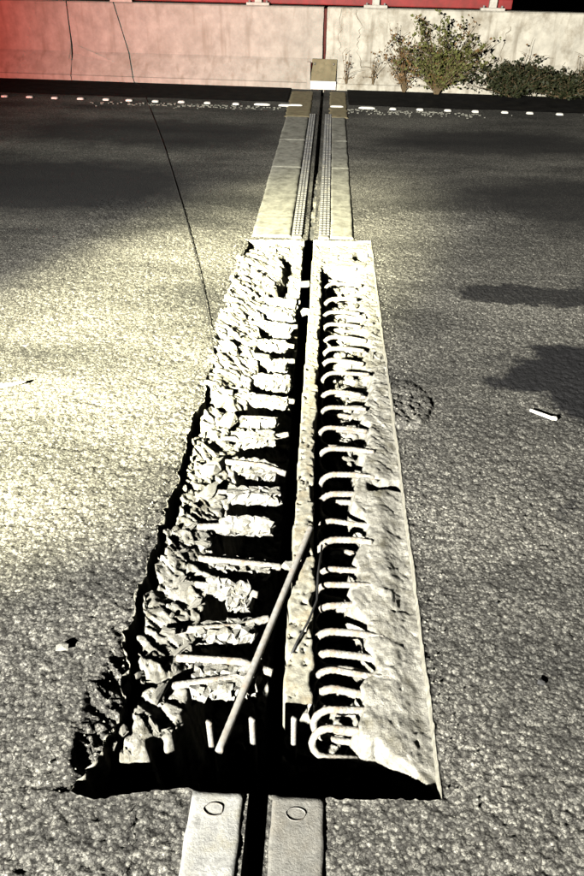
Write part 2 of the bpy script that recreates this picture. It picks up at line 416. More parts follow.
# ------------------------------------------------------------------ road sheet
def build_road():
    ys = [-14., -8, -4, -2, -1, -.4, 0, .2]; y = .36
    while y < 5.2:
        ys.append(y); y += .0042 + .0013 * (y - .4)
    while y < 10.1: ys.append(y); y += .05
    ys = np.array(ys + [10.3, 10.7, 11.2])
    i0 = np.argmin(abs(ys - Y0)); i1 = np.argmin(abs(ys - Y1)); ys[i0] = Y0; ys[i1] = Y1
    outer = [-40, -20, -10, -6, -4.5, -3.5]
    xsl = np.concatenate([outer, np.arange(-3.0, -1.75, .05), np.arange(-1.75, -.522, .0052), [-.522]])
    xsm = np.linspace(-.522, .341, 150)[1:-1]
    xsr = np.concatenate([[.341], np.arange(.346, 1.55, .0052), np.arange(1.6, 3.0, .05), [3.5, 4.5, 6, 10, 20, 40]])
    xs = np.concatenate([xsl, xsm, xsr]); a = len(xsl) - 1; b = a + len(xsm) + 1
    X, Y = np.meshgrid(xs, ys)
    # pull the border columns / rows on to the ragged outline
    wl = np.exp(-((X + .522) / .25) ** 2); wr = np.exp(-((X - .341) / .12) ** 2)
    yy = np.clip(Y, Y0, Y1)
    Xn = X + wl * (xl(yy) + .522) + wr * (xr(yy) - .341)
    wn_ = np.exp(-((Y - Y0) / .2) ** 2); wf = np.exp(-((Y - Y1) / .3) ** 2)
    xc = np.clip(X, -.522, .341)
    Yn = Y + wn_ * (yn(xc) - Y0) + wf * (yf(xc) - Y1)
    # stones: two sizes of domes, then fine grit
    f1, f2, cid, _, _ = cells(Xn * 95, Yn * 95, 3)
    g1, g2, gid, _, _ = cells(Xn * 45, Yn * 45, 4)
    dense = (X > -1.8) & (X < 1.6) & (Y > .3) & (Y < 5.3)
    amp = np.where(dense, 1., 0.)
    near = sstep(3.6, 1.6, Y) * .8 + .2
    w1 = (1 - abs(vnoise(Xn * 48 + 1.2 * vnoise(Xn * 60, Yn * 60, 71), Yn * 66, 72))) ** 5
    w2 = (1 - abs(vnoise(Xn * 85 + 3, Yn * 110, 73))) ** 5
    Zs = amp * (near * .0009 * (1 - np.clip(f1, 0, 1)) * (.4 + cid) - .0032 * w1 - near * .0018 * w2 + .0022 * (gid - .5) * sstep(.02, .3, g2 - g1)
                + near * .0018 * fbm(Xn * 160, Yn * 160, 5, 2)
                + .0075 * np.clip(fbm(Xn * 52, Yn * 52, 15, 3), -.4, .12) * (.55 + .6 * sstep(-.3, .3, fbm(Xn * 2.2, Yn * 2.2, 16, 2)))) - .0045
    Zs += .004 * fbm(Xn * .8, Yn * .8, 9, 3)
    # crumbled edge on the broken side
    inside = (Y > Y0 - .001) & (Y < Y1 + .001)
    dl = np.where(Xn < xl(yy) + .001, xl(yy) - Xn, 9.)
    cr = np.exp(-np.clip(dl, 0, 9) / .035) * inside
    Zs += cr * (-.012 + .016 * fbm(Xn * 40, Yn * 40, 21, 3)) * sstep(-.2, .5, fbm(Xn * 3, Yn * 3, 22, 2) + .3)
    dr = np.where(Xn > xr(yy) - .001, Xn - xr(yy), 9.)
    Zs += np.exp(-np.clip(dr, 0, 9) / .008) * inside * .004 * (1 + vnoise(Yn * 30, Yn * 0, 31))
    # cracked, loosened wedge of asphalt at the broken corner
    wz = sstep(1.25, .7, np.hypot((Xn + .515) / .055, (Yn - .94) / .19) + .25 * fbm(Xn * 20, Yn * 20, 77, 2)) * (X < -.46)
    Zs += wz * (1.1 * rubble(Xn, Yn, 330, 1.5) - .012)
    # half-round rough patch standing proud next to the straight cut
    sx, sy = .395, 2.45
    q = np.hypot((Xn - sx) / .125, (Yn - sy) / .19)
    ang = fbm(Xn * 9, Yn * 9, 61, 3) * .12
    bowl = sstep(1.02, .88, q + ang)
    f1, f2, cid, ox, oy = cells(Xn * 38, Yn * 38, 63)
    Zs += bowl * (.010 + .012 * sstep(0, -.14, Yn - sy) + .018 * (cid - .5) * sstep(0, .2, f2 - f1))
    P = np.stack([Xn, Yn, Zs], -1)
    R_, C_ = X.shape
    keep = np.ones((R_ - 1, C_ - 1), bool); keep[i0:i1, a:b] = False
    # the movement gap goes on through the near plates and the far joint: cut it out as well
    cxm = (xs[:-1] + xs[1:]) / 2; cym = (ys[:-1] + ys[1:]) / 2
    slot = np.outer(cym < Y0, (cxm > -.115) & (cxm < -.07)) | np.outer(cym > Y1, (cxm > -.10) & (cxm < -.06))
    keep &= ~slot
    idx = np.arange(R_ * C_).reshape(R_, C_)
    q = np.stack([idx[:-1, :-1], idx[:-1, 1:], idx[1:, 1:], idx[1:, :-1]], -1)[keep]
    V = [P.reshape(-1, 3)]; Q = [q]; base = R_ * C_; nq = len(q)
    # vertical faces of the cut
    loops = [idx[i0:i1 + 1, a][::-1], idx[i0:i1 + 1, b], idx[i0, a:b + 1], idx[i1, a:b + 1][::-1]]
    norm = [(1, 0), (-1, 0), (0, 1), (0, -1)]
    zs = [-.01, -.025, -.045, -.07, -.1, -.15, -.3, -.62]
    flat = P.reshape(-1, 3)
    for k, (lp, nn) in enumerate(zip(loops, norm)):
        prev = lp
        for z in zs:
            p = flat[lp].copy(); s = p[:, 1] if k < 2 else p[:, 0]
            rough = .012 if k == 0 else (.006 if k == 3 else .003)
            jit = rough * fbm(s * 28, np.full_like(s, z * 28), 70 + k, 3)
            edge = sstep(0, .03, np.minimum(np.arange(len(lp)), np.arange(len(lp))[::-1]) * .005)
            p[:, 0] += nn[0] * jit * edge; p[:, 1] += nn[1] * jit * edge; p[:, 2] = z
            new = base + np.arange(len(lp)); base += len(lp); V.append(p)
            qq = np.stack([prev[:-1], new[:-1], new[1:], prev[1:]], -1)
            if k > 1: mx_ = (p[:-1, 0] + p[1:, 0]) / 2; qq = qq[(mx_ < -.118) | (mx_ > -.06)]
            Q.append(qq); prev = new
    V = np.concatenate(V); Q = np.concatenate(Q)
    me = quad_mesh('road', V, Q, True)
    mi = np.zeros(len(me.polygons), np.int32); mi[nq:] = 1
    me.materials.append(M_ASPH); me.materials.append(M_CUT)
    me.polygons.foreach_set('material_index', mi)
    return tag(link('road', me), kind='structure')


road = build_road()
# the dark void under the deck joint and the ground far below
vb = MB().box(-1.2, 1.2, -14, 11, -1.3, -1.2)
tag(link('abutment_shelf', vb.mesh('abutment_shelf'), M_DARK), kind='structure')
tag(link('ground', MB().box(-300, 300, -300, 300, -7.2, -7).mesh('ground'), M_DARK), kind='structure')
# deck sides under the road slots
sl = MB().box(-.40, -.125, -2, Y0 - .03, -.9, -.02).box(-.062, .40, -2, Y0 - .03, -.9, -.02)
sl.box(-.60, -.14, Y1 + .06, 11, -.9, -.03).box(-.025, .40, Y1 + .06, 11, -.9, -.03)
tag(link('bridge_deck', sl.mesh('bridge_deck'), M_DARK), kind='structure')

# thin cracks in the wearing course
def crack(pix, w):
    pts = []
    for (a, b) in zip(pix[:-1], pix[1:]):
        for i in range(10):
            t = i / 10; p = at(a[0] + (b[0] - a[0]) * t, a[1] + (b[1] - a[1]) * t); pts.append(p)
    v = []; f = []
    for i, p in enumerate(pts):
        p = p + Vector((random.gauss(0, .004), random.gauss(0, .006), 0)); h = w * random.uniform(.3, 1.1)
        dx, dy = (h, 0) if abs(pix[0][0] - pix[-1][0]) < 30 else (0, h)
        v += [(p.x - dx, p.y - dy, .0022), (p.x + dx, p.y + dy, .0022)]
        if i: f.append((2 * i - 2, 2 * i - 1, 2 * i + 1, 2 * i))
    link('crack', pydata('crack', v, f), M_CRACK, road)


crack([(0, 443), (40, 446), (60, 450), (105, 452)], .0028)
crack([(62, 402), (110, 408), (150, 416), (178, 430)], .0024)
crack([(372, 176), (440, 188), (520, 196)], .006)

# ------------------------------------------------------------------ opened concrete beds
hl = empty('concrete_header', (-.32, 2.6, -.6))
tag(hl, 'broken-out concrete strip with rubble-caked rebar stubs between ragged asphalt edge and black gap', 'concrete header')
hr = empty('concrete_header', (.15, 2.6, -.6))
tag(hr, 'broken-out concrete strip with a row of bent rebar hoops beside the straight saw cut', 'concrete header')


def place(o, parent):
    """keep world position under a parent that is only translated"""
    o.parent = parent; o.location = Vector(o.location) - parent.location
    return o


def bed_left():
    ys = np.arange(Y0 - .03, Y1 + .08, .0052); us = np.linspace(0, 1, 92)
    U_, Y = np.meshgrid(us, ys)
    left = xl(np.clip(Y, Y0, Y1)) - .02
    X = left + U_ * (GL + .007 * fbm(Y * 22, Y * 0, 33, 2) - .01 * sstep(3.2, 4.2, Y) - left)
    n1 = fbm(X * 6, Y * 6, 41, 3); n2 = fbm(X * 18, Y * 18, 42, 3)
    shelf = -.042 + .024 * sstep(2.2, 2.9, Y) + .55 * rubble(X, Y, 100) - .012 * n1 + .008 * n2 - .035 * sstep(.04, .22, X - left) + .012
    xp = -.305 + .030 * vnoise(Y * 5, Y * 0, 43) + .02 * vnoise(Y * 17, Y * 0, 44) + .06 * sstep(3.1, 4.1, Y)
    pit = sstep(-.02, .02, X - xp + .012 * n2) * (1 - .75 * sstep(3.3, 4.0, Y))
    Z = shelf * (1 - pit) + (-.34 + .10 * sstep(2.6, 3.4, Y) + .6 * rubble(X, Y, 160)) * pit
    # open crack along the ragged asphalt edge
    chan = sstep(.040, .022, X - (left + .02) + .03 * n2) * sstep(2.6, 2.2, Y + .3 * n1)
    Z = Z * (1 - chan) + (-.15 + .5 * rubble(X, Y, 130)) * chan
    # lateral breaks across the shelf
    for (by, k, w) in ((2.42, -.35, .022), (1.02, .6, .02), (3.05, .5, .014), (1.75, -.7, .012), (3.6, -.4, .012)):
        d = abs(Y - by - k * (X + .45) + .02 * n2); Z -= .075 * sstep(w, w * .3, d) * (X < xp + .03) * (Z > -.12)
    # far end: solid, almost full height
    far = sstep(4.1, 4.3, Y + .1 * n1); Z = Z * (1 - far) + (-.045 + .5 * rubble(X, Y, 190)) * far
    # excavated hole at the near end
    yh = np.interp(X, [-.54, -.50, -.40, -.30, -.22, -.12], [.745, .79, .85, .93, 1.0, 1.05]) + .045 * n2
    hole = sstep(.025, -.03, Y - yh); Z = Z * (1 - hole) + (-.58 + .02 * n1) * hole
    P = np.stack([X, Y, Z], -1)
    wall = P[:, -1:, :].copy(); wall[..., 2] = -1.15                         # face towards the gap
    mid = P[:, -1:, :].copy(); mid[..., 2] = np.minimum(mid[..., 2] - .05, -.3); mid[..., 0] -= .012
    P = np.concatenate([P, mid, wall], 1)
    P -= np.array(hl.location)
    o = link('broken_bed', grid_mesh('broken_bed', P), M_CONC); o.parent = hl


def bed_right():
    ys = np.arange(Y0 - .03, Y1 + .08, .0052); us = np.linspace(0, 1, 92)
    U_, Y = np.meshgrid(us, ys); X = GR - .004 + U_ * (xr(np.clip(Y, Y0, Y1)) + .012 - GR)
    n1 = fbm(X * 6, Y * 6, 51, 3); n2 = fbm(X * 20, Y * 20, 52, 3)
    bed = -.026 - .026 * sstep(1.9, 2.6, Y) + (.06 + .14 * sstep(1.9, 2.8, Y)) * rubble(X, Y, 200, 1.2) + .005 * n2 + .008 * n1 + .0035 * fbm(X * 75, Y * 75, 57, 3) - .026 * sstep(.24, .335, X) * sstep(2.6, 1.9, Y)
    xp = .162 + .025 * vnoise(Y * 7, Y * 0, 53) + .025 * vnoise(Y * 15, Y * 0, 54) + .085 * sstep(1.9, 2.8, Y) - .0 * np.exp(-((Y - 1.5) / .35) ** 2)
    pit = sstep(.015, -.02, X - xp + .012 * n2) * sstep(4.10, 4.02, Y)
    pz = -.20 + .085 * sstep(1.9, 2.9, Y) + .05 * np.maximum(n1, -.3) + .9 * rubble(X, Y, 240)
    Z = bed * (1 - pit) + pz * pit
    far = sstep(4.02, 4.10, Y); Z = Z * (1 - far) + (-.045 + .25 * rubble(X, Y, 280) + .015 * sstep(.1, .3, X)) * far
    q = np.hypot((X - .26) / .055, (Y - 4.25) / .09) + .3 * n2; Z -= .06 * sstep(1, .7, q)
    d = abs(Y - 4.2 - .5 * (X - .05) + .03 * n2); Z -= .03 * sstep(.016, .004, d)
    # gouge across the bed
    d = abs(Y - 1.93 - .25 * (X - .28) + .03 * n2); Z -= .07 * sstep(.035, .01, d) * sstep(.2, .25, X)
    yh = np.interp(X, [-.1, .20, .25, .30, .345], [.905, .875, .835, .80, .75]) + .02 * n2
    hole = sstep(.02, -.02, Y - yh); Z = Z * (1 - hole) + (-.58 + .02 * n1) * hole
    P = np.stack([X, Y, Z], -1)
    wall = P[:, :1, :].copy(); wall[..., 2] = -1.15
    P = np.concatenate([wall, P], 1); P -= np.array(hr.location)
    o = link('broken_bed', grid_mesh('broken_bed', P), M_CONC); o.parent = hr


bed_left(); bed_right()


def edge_beam():
    ys = np.arange(.995, 4.36, .006); n = len(ys)
    top = -.028 + .003 * vnoise(ys * 4, ys * 0, 81) - .02 * sstep(3.6, 4.3, ys)
    w0 = GR - .006 + .004 * vnoise(ys * 9, ys * 0, 82) + .006 * vnoise(ys * 30, ys * 0, 83)
    w1 = .006 + .016 * sstep(1.9, 1.2, ys) + .006 * vnoise(ys * 14, ys * 0, 84) + .008 * vnoise(ys * 35, ys * 0, 85)
    us = np.concatenate([[0, 0, 0], np.linspace(.04, .96, 12), [1, 1]]); dz = np.concatenate([[-.5, -.06, -.006], np.zeros(12), [-.008, -.3]])
    U_, Y = np.meshgrid(us, ys); X = w0[:, None] + (w1 - w0)[:, None] * U_
    chip = .014 * sstep(.15, .5, fbm(X * 48, Y * 48, 87, 4)) * (abs(U_ - .5) > .12)
    Z = top[:, None] + dz[None] + .003 * fbm(X * 70, Y * 70, 86, 3) - chip
    P = np.stack([X, Y, Z], -1); P -= np.array(hr.location)
    o = link('edge_beam', grid_mesh('edge_beam', P), M_BEAM); o.parent = hr


edge_beam()

# hoops on the straight side: up out of the pit beside the beam, bent over, into the bed
def hoop_mesh(seed):
    """hairpin loop standing on edge: upper leg, round nose, lower leg"""
    rg = random.Random(seed); r = .0098 + rg.uniform(-.001, .0012); rad = .047 + rg.uniform(-.008, .010)
    L = .205 + rg.uniform(-.02, .03); sk = rg.uniform(-.012, .03)
    path = [(L * .95, sk + rg.uniform(-.01, .01), -2 * rad - .01), (.11, sk * .9, -2 * rad + rg.uniform(-.006, .006))]
    for i in range(13):
        a = -math.pi / 2 - math.pi * i / 12
        path.append((rad * 1.15 + rad * 1.15 * math.cos(a), sk * (1 - i / 12) + rg.uniform(-.0012, .0012), -rad + rad * math.sin(a)))
    path += [(.13, rg.uniform(-.006, .006), rg.uniform(-.003, .003)), (L, rg.uniform(-.012, .012), -.010 + rg.uniform(-.012, .006))]
    p, rr = ribbed(path, r, .014, 1.14)
    return MB().tube(p, rr, 8).mesh('rebar_hoop', True)


HOOPS = [hoop_mesh(i) for i in range(7)]
hoop_px = [268, 285, 300, 314, 325, 338, 350, 362, 376, 392, 410, 430, 450, 475, 495, 520, 545, 570, 590, 610, 631, 652, 668, 688, 711, 733]
hoop_y = [at(350, p, -.04).y for p in hoop_px]
for i, y in enumerate(hoop_y):
    o = link('rebar_hoop', HOOPS[i % 7], M_REBAR)
    o.location = (.026 + random.uniform(-.005, .009), y + random.uniform(-.008, .008), -.034 + random.uniform(-.008, .006))
    o.rotation_euler = (random.uniform(-.85, -.4), random.uniform(-.03, .06), random.uniform(-.10, .10)); place(o, hr)

# mortar caked stubs on the broken side
def stub_mesh(seed):
    rg = random.Random(seed)
    L = .165 + rg.uniform(-.02, .03)
    p, rr = ribbed([(-.09, 0, 0), (L * .5, rg.uniform(-.008, .008), rg.uniform(-.006, .004)), (L, rg.uniform(-.015, .015), -.004)], .0115, .016, 1.12)
    return MB().tube(p, rr, 8).mesh('rebar_stub', True)


def cake_mesh(seed):
    """slab of old concrete still clinging to a bar: flat-topped, ragged all round"""
    rg = np.random.default_rng(seed); nx, ny, nz = 15, 5, 4; bm = bmesh.new()
    L, W, T = rg.uniform(.13, .18), rg.uniform(.046, .064), rg.uniform(.045, .065); idx = {}
    for i in range(nx + 1):
        for j in range(ny + 1):
            for k in range(nz + 1):
                if 0 < i < nx and 0 < j < ny and 0 < k < nz: continue
                u, v, w = i / nx, j / ny - .5, k / nz
                bite = .55 + .45 * float(_hash(np.array(math.floor(u * 6)), np.array(j > ny / 2), seed)) if w < .99 else .72 + .28 * float(_hash(np.array(math.floor(u * 5 + .4)), np.array(j > ny / 2), seed + 2))
                g = rg.normal(size=3) * .0042
                low = 1 - .45 * (1 - w)
                idx[i, j, k] = bm.verts.new((u * L * (1 - .12 * abs(v) * 2 * rg.random()) + g[0] - .03, v * W * bite * low * 1.25 + g[1], (w - .88) * T + g[2] * (.7 if k == nz else 1)))
    def q(a, b, c, d): bm.faces.new([idx[a], idx[b], idx[c], idx[d]])
    for i in range(nx):
        for j in range(ny):
            q((i, j, nz), (i + 1, j, nz), (i + 1, j + 1, nz), (i, j + 1, nz)); q((i, j, 0), (i, j + 1, 0), (i + 1, j + 1, 0), (i + 1, j, 0))
        for k in range(nz):
            q((i, 0, k), (i + 1, 0, k), (i + 1, 0, k + 1), (i, 0, k + 1)); q((i, ny, k), (i, ny, k + 1), (i + 1, ny, k + 1), (i + 1, ny, k))
    for j in range(ny):
        for k in range(nz):
            q((0, j, k), (0, j, k + 1), (0, j + 1, k + 1), (0, j + 1, k)); q((nx, j, k), (nx, j + 1, k), (nx, j + 1, k + 1), (nx, j, k + 1))
    bmesh.ops.recalc_face_normals(bm, faces=bm.faces)
    me = bpy.data.meshes.new('mortar_crust'); bm.to_mesh(me); bm.free(); return me


STUBS = [stub_mesh(20 + i) for i in range(6)]; CAKES = [cake_mesh(40 + i) for i in range(9)]
stub_px = [300, 312, 326, 345, 362, 380, 400, 420, 441, 467, 497, 532, 562, 592, 630, 665, 688]
for i, p in enumerate(stub_px):
    y = at(255, p, -.06).y
    o = link('rebar_stub', STUBS[i % 6], M_REBAR); x0 = -.30 + random.uniform(-.015, .02)
    o.location = (x0, y, -.055 + random.uniform(-.012, .012)); o.rotation_euler = (random.uniform(-1, 1) * .2, random.uniform(-.05, .06), random.uniform(-.16, .2))
    place(o, hl)
    c = link('mortar_crust', CAKES[i % 9], M_LUMP); c.parent = o
    c.location = (random.uniform(0, .03), random.uniform(-.008, .004), random.choice((.006, .008, -.004))); c.rotation_euler = (random.uniform(-.4, .3), 0, 0)
    c.scale = (1.1, random.uniform(.9, 1.35), random.uniform(.9, 1.15))
    if i % 4 == 1:
        c = link('mortar_crust', CAKES[(i * 5 + 2) % 9], M_LUMP); c.parent = o
        c.location = (.075, random.uniform(-.02, .02), -.012); c.scale = (.6, 1.3, 1.1)

# angular fragments still lodged in the two beds (parts) and slabs lying loose (things)
ROCKS = [rock_mesh('concrete_fragment', 60 + i, 14, 1, random.uniform(.5, .85), random.uniform(.35, .7), .07) for i in range(10)]
for i in range(120):
    y = .85 + (4.25 - .85) * random.random() ** 1.25
    side = i % 3
    o = link('concrete_fragment', random.choice(ROCKS), M_CONC)
    s = random.uniform(.010, .024) * (1 + .9 * random.random() ** 3)
    if side < 2:
        x = random.uniform(-.50, -.33) if y < 3.2 else random.uniform(-.50, -.16); z = -.045 if x < -.34 else -.07
        if y < 1.02 and x > -.36: y += .25
    else:
        x = random.uniform(.06, .31) if random.random() < .6 else random.uniform(.05, .15); z = -.052 if x > .20 else -.15 + .04 * (y > 2.4)
        if y < .95: y += .12
    o.location = (x, y, z + s * .2); o.scale = (s * random.uniform(1, 1.9), s, s)
    o.rotation_euler = (random.uniform(-.5, .5), random.uniform(-.5, .5), random.uniform(0, 6.28)); place(o, hl if side < 2 else hr)

slabs = [  # px, py, length, width, turn, label
    (222, 398, .075, .050, .5, 'large angular pale concrete slab lodged against the ragged asphalt edge'),
    (228, 420, .070, .045, .2, 'pale concrete slab just below the largest slab on the ragged side'),
    (212, 466, .075, .045, .1, 'flat pale concrete slab beside the dark pit, ragged side'),
    (208, 490, .060, .038, -.2, 'pale wedge of concrete next to the flat slab on the ragged side'),
    (262, 358, .060, .04, -.5, 'pale block of concrete tilted over the far rebar stubs'),
    (288, 566, .026, .022, .3, 'small pale concrete lump at the top of the leaning rod, over the gap'),
    (305, 312, .040, .034, .9, 'pale lump of concrete hanging over the black gap near its far end'),
    (303, 284, .050, .032, .3, 'pale wedge of concrete at the far start of the open gap'),
]
for k, (px, py, l, w, a, lab) in enumerate(slabs):
    z = -.035 if k < 4 else -.04
    me = rock_mesh('concrete_slab', 200 + k * 3, 16, 1, 1, .55, .05)
    o = link('concrete_slab', me, M_LUMP); p = at(px, py, z)
    o.location = p; o.scale = (l, w, .04 if k != 5 else .03); o.rotation_euler = (.12, -.1, a + .9 if k < 4 else a)
    tag(o, lab, 'concrete slab')

# ------------------------------------------------------------------ steel lying and standing in the opening
lo, up = at(221, 746, -.034), at(311, 527, -.005)
d = (up - lo).normalized(); foot = lo - d * .015
p, rr = ribbed([foot, up], .0105, .02, 1.05)
tag(link('steel_rod', MB().tube(p, rr, 10).mesh('steel_rod', True), M_ROD),
    'long grey steel rod leaning out of the hole across the black gap', 'rod')
for (px, py, zt, r, lab) in ((209, 722, -.02, .0085, 'short upright rebar dowel in the hole beside the foot of the leaning rod, ragged side'),
                             (252, 719, -.02, .0085, 'short upright rebar dowel between the leaning rod and the black gap'),
                             (294, 718, -.012, .0075, 'slim upright dowel in the hole in front of the edge beam')):
    t = at(px, py, zt); b = Vector((t.x + .006, t.y - .012, -.59))
    p, rr = ribbed([b, t], r, .014, 1.1)
    tag(link('rebar_dowel', MB().tube(p, rr, 8).mesh('rebar_dowel', True), M_ROD), lab, 'rebar')
# black cable from the beam into the hole
cp = [at(322, 545, -.02), at(318, 575, -.012), at(317, 600, -.012), at(308, 622, -.012), at(298, 640, -.014), at(291, 655, -.03), at(287, 672, -.12)]
tag(link('black_cable', MB().tube(cp, .0035, 8).mesh('black_cable', True), M_CABLE), 'thin black cable curling over the pale beam beside the gap', 'cable')

# ------------------------------------------------------------------ near cover plates
def plate(x0, x1, m, lab, boltx):
    t = empty('cover_plate', ((x0 + x1) / 2, .2, 0)); tag(t, lab, 'cover plate')
    ys = np.linspace(-1.2, Y0 - .004, 150); xs = np.linspace(x0, x1, 14); X, Y = np.meshgrid(xs, ys)
    e = np.minimum(X - x0, x1 - X)
    Z = .0008 + .0022 * fbm(X * 30, Y * 30, 91, 4) + .002 * fbm(X * 8, Y * 8, 93, 2) - .003 * sstep(.006, 0, e)
    X = X + np.where(X < (x0 + x1) / 2, -1, 1) * .002 * vnoise(Y * 22, Y * 0, 92) * (e < .012)
    P = np.stack([X, Y, Z], -1)
    a = P[:, :1].copy(); a[..., 2] = -.03; b = P[:, -1:].copy(); b[..., 2] = -.03
    P = np.concatenate([a, P, b], 1); f = P[-1:].copy(); f[..., 2] = -.05; P = np.concatenate([P, f], 0)
    o = link('plate', grid_mesh('plate', P), m); o.location = (-(x0 + x1) / 2, -.2, 0); o.parent = t
    # oval countersunk anchor: ring and plug
    c = Vector((boltx, .7, .0042)); n = 28
    for (nm, r0, r1, z0, z1) in (('anchor_ring', .016, .0195, -.004, -.0004),):
        v = []; f = []
        for i in range(n):
            a_ = 2 * math.pi * i / n; k = 1 + .07 * math.sin(3 * a_ + boltx * 40) + random.uniform(-.03, .03)
            for (r, z) in ((r0, z0 - .002), (r0 + .002, z1), (r1 - .002, z1), (r1, z0 - .003)):
                v.append(c + Vector((math.cos(a_) * r * k * 1.25, math.sin(a_) * r * .8, z)))
        for i in range(n):
            for j in range(3):
                f.append([4 * i + j, 4 * i + j + 1, 4 * ((i + 1) % n) + j + 1, 4 * ((i + 1) % n) + j])
        q = link(nm, pydata(nm, v, f, True), M_ROD); q.location = (-(x0 + x1) / 2, -.2, 0); q.parent = t


plate(-.252, -.128, M_PLATE, 'scraped pale steel cover plate with an oval anchor, bright beside the gap', -.195)
plate(-.062, .062, M_PLATE2, 'dull dust-covered cover plate with a faint oval anchor across the gap', -.005)
crack([(131, 802), (128, 830), (126, 850), (124, 876), (122, 900)], .0016)

# ------------------------------------------------------------------ finished joint beyond the opening
fj = empty('expansion_joint', (-.13, 7.4, 0))
tag(fj, 'finished expansion joint with ribbed strips between pale concrete bands, running to the barrier', 'expansion joint')


def band(name, x0, x1, y0, y1, z, m, seed, rough=.0025, nx=16, edge=.012):
    ys = np.arange(y0, y1, .022); xs = np.linspace(x0, x1, nx); X, Y = np.meshgrid(xs, ys)
    out = np.minimum(X - x0, x1 - X)
    X = X + (out < .012) * .5 * edge * fbm(Y * 9, X * 0, seed + 1, 3)
    Z = z + rough * fbm(X * 30, Y * 30, seed, 3) - .006 * (out < .004) - .008 * ((Y < y0 + .02) & (y0 > 4.6))
    P = np.stack([X, Y, Z], -1)
    a = P[:, :1].copy(); a[..., 2] = -.05; b = P[:, -1:].copy(); b[..., 2] = -.05
    P = np.concatenate([a, P, b], 1); a = P[:1].copy(); a[..., 2] = -.05; P = np.concatenate([a, P], 0); P -= np.array(fj.location)
    o = link(name, grid_mesh(name, P), m); o.parent = fj; return o


yb = [4.487, 6.28, 7.35, 8.55]
for k, (a, b) in enumerate(zip(yb[:-1], yb[1:])):
    band('concrete_band', -.486, -.216, a, b - .004, .007, M_HEAD, 110 + k)
    band('concrete_band', .058, .218, a, b - .004, .007, M_HEAD, 120 + k)
band('concrete_band', -.50, -.20, 8.56, 10.3, .006, M_RUSTP, 131, .006, edge=.04)
band('concrete_band', .03, .25, 8.56, 10.3, .006, M_RUSTP, 132, .006, edge=.04)
for (x0, x1) in ((-.212, -.138), (-.026, .054)):
    st = band('ribbed_strip', x0, x1, 4.475, 8.75, .006, M_RIB, 140, .001, 6, .002)
    mb = MB(); y = 4.53
    while y < 8.7:
        for q in range(3):
            w = (x1 - x0) / 3; mb.box(x0 + q * w + .005, x0 + (q + 1) * w - .004, y, y + .026, .004, .0115)
        y += .052
    me = mb.mesh('tread_ribs'); o = link('tread_ribs', me, M_RIB, st); o.location = -fj.location
    tag(o, kind='stuff')
# sagging seal with grit in it
ys = np.arange(4.5, 10.45, .02); xs = np.linspace(-.136, -.028, 16); X, Y = np.meshgrid(xs, ys); t = (X + .136) / .108
Z = -.004 - .05 * np.sin(np.pi * t) * sstep(5.5, 7.2, Y) - .018 * np.sin(np.pi * t) + .011 * fbm(X * 40, Y * 14, 151, 3) * np.sin(np.pi * t)
P = np.stack([X, Y, Z], -1) - np.array(fj.location)
o = link('seal', grid_mesh('seal', P), M_SEAL); o.parent = fj

# ------------------------------------------------------------------ gutter and edge line
def sheet(name, x0, x1, f0, f1, z, m, nx=120, ny=14, rough=.004, seed=160):
    X, T = np.meshgrid(np.linspace(x0, x1, nx), np.linspace(0, 1, ny))
    Y = f0(X) * (1 - T) + f1(X) * T
    Y = Y + (T < .01) * .05 * fbm(X * 3, X * 0, seed, 3)
    Z = z + rough * fbm(X * 7, Y * 7, seed + 2, 3) * np.sin(np.pi * T)
    return link(name, grid_mesh(name, np.stack([X, Y, Z], -1)), m)


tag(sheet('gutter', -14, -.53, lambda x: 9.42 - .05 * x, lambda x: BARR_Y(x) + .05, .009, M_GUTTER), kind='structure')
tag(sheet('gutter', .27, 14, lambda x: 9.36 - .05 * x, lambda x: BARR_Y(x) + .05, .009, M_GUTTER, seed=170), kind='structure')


def line_y(x): return 9.20 - .036 * x


el = sheet('edge_line', -14, -.52, lambda x: line_y(x) - .42, lambda x: line_y(x) - .28, .0035, M_ASPH, 60, 3, 0)
tag(el, kind='structure')
flk = MB()
for i in range(300):
    x = random.choice([random.uniform(-3.0, -.55), random.uniform(.25, 1.9), random.gauss(-1.6, .6), random.gauss(.9, .4)])
    if -.5 < x < .24: continue
    y = line_y(x) - .1 - abs(random.gauss(0, .14)); s = random.uniform(.004, .013)
    flk.box(x - s * random.uniform(.8, 2.2), x + s, y - s, y + s, .0, .009)
fo = link('paint_flakes', flk.mesh('paint_flakes'), M_HEAD); tag(fo, 'white crumbs of worn road paint scattered beside the row of raised dashes', 'paint flakes', kind='stuff')


def dash_mesh(l, seed):
    rg = random.Random(seed); v = []; f = []; n = 14
    for (s, z) in ((1, .0), (.92, .012), (.7, .019)):
        for i in range(n):
            a = 2 * math.pi * i / n; v.append((math.copysign(abs(math.cos(a)) ** .6, math.cos(a)) * l * s * rg.uniform(.93, 1.04), math.copysign(abs(math.sin(a)) ** .7, math.sin(a)) * .036 * s, z))
    for k in range(2):
        for i in range(n): f.append((k * n + i, k * n + (i + 1) % n, (k + 1) * n + (i + 1) % n, (k + 1) * n + i))
    f.append(list(range(2 * n, 3 * n)))
    return pydata('raised_dash', v, f, False)


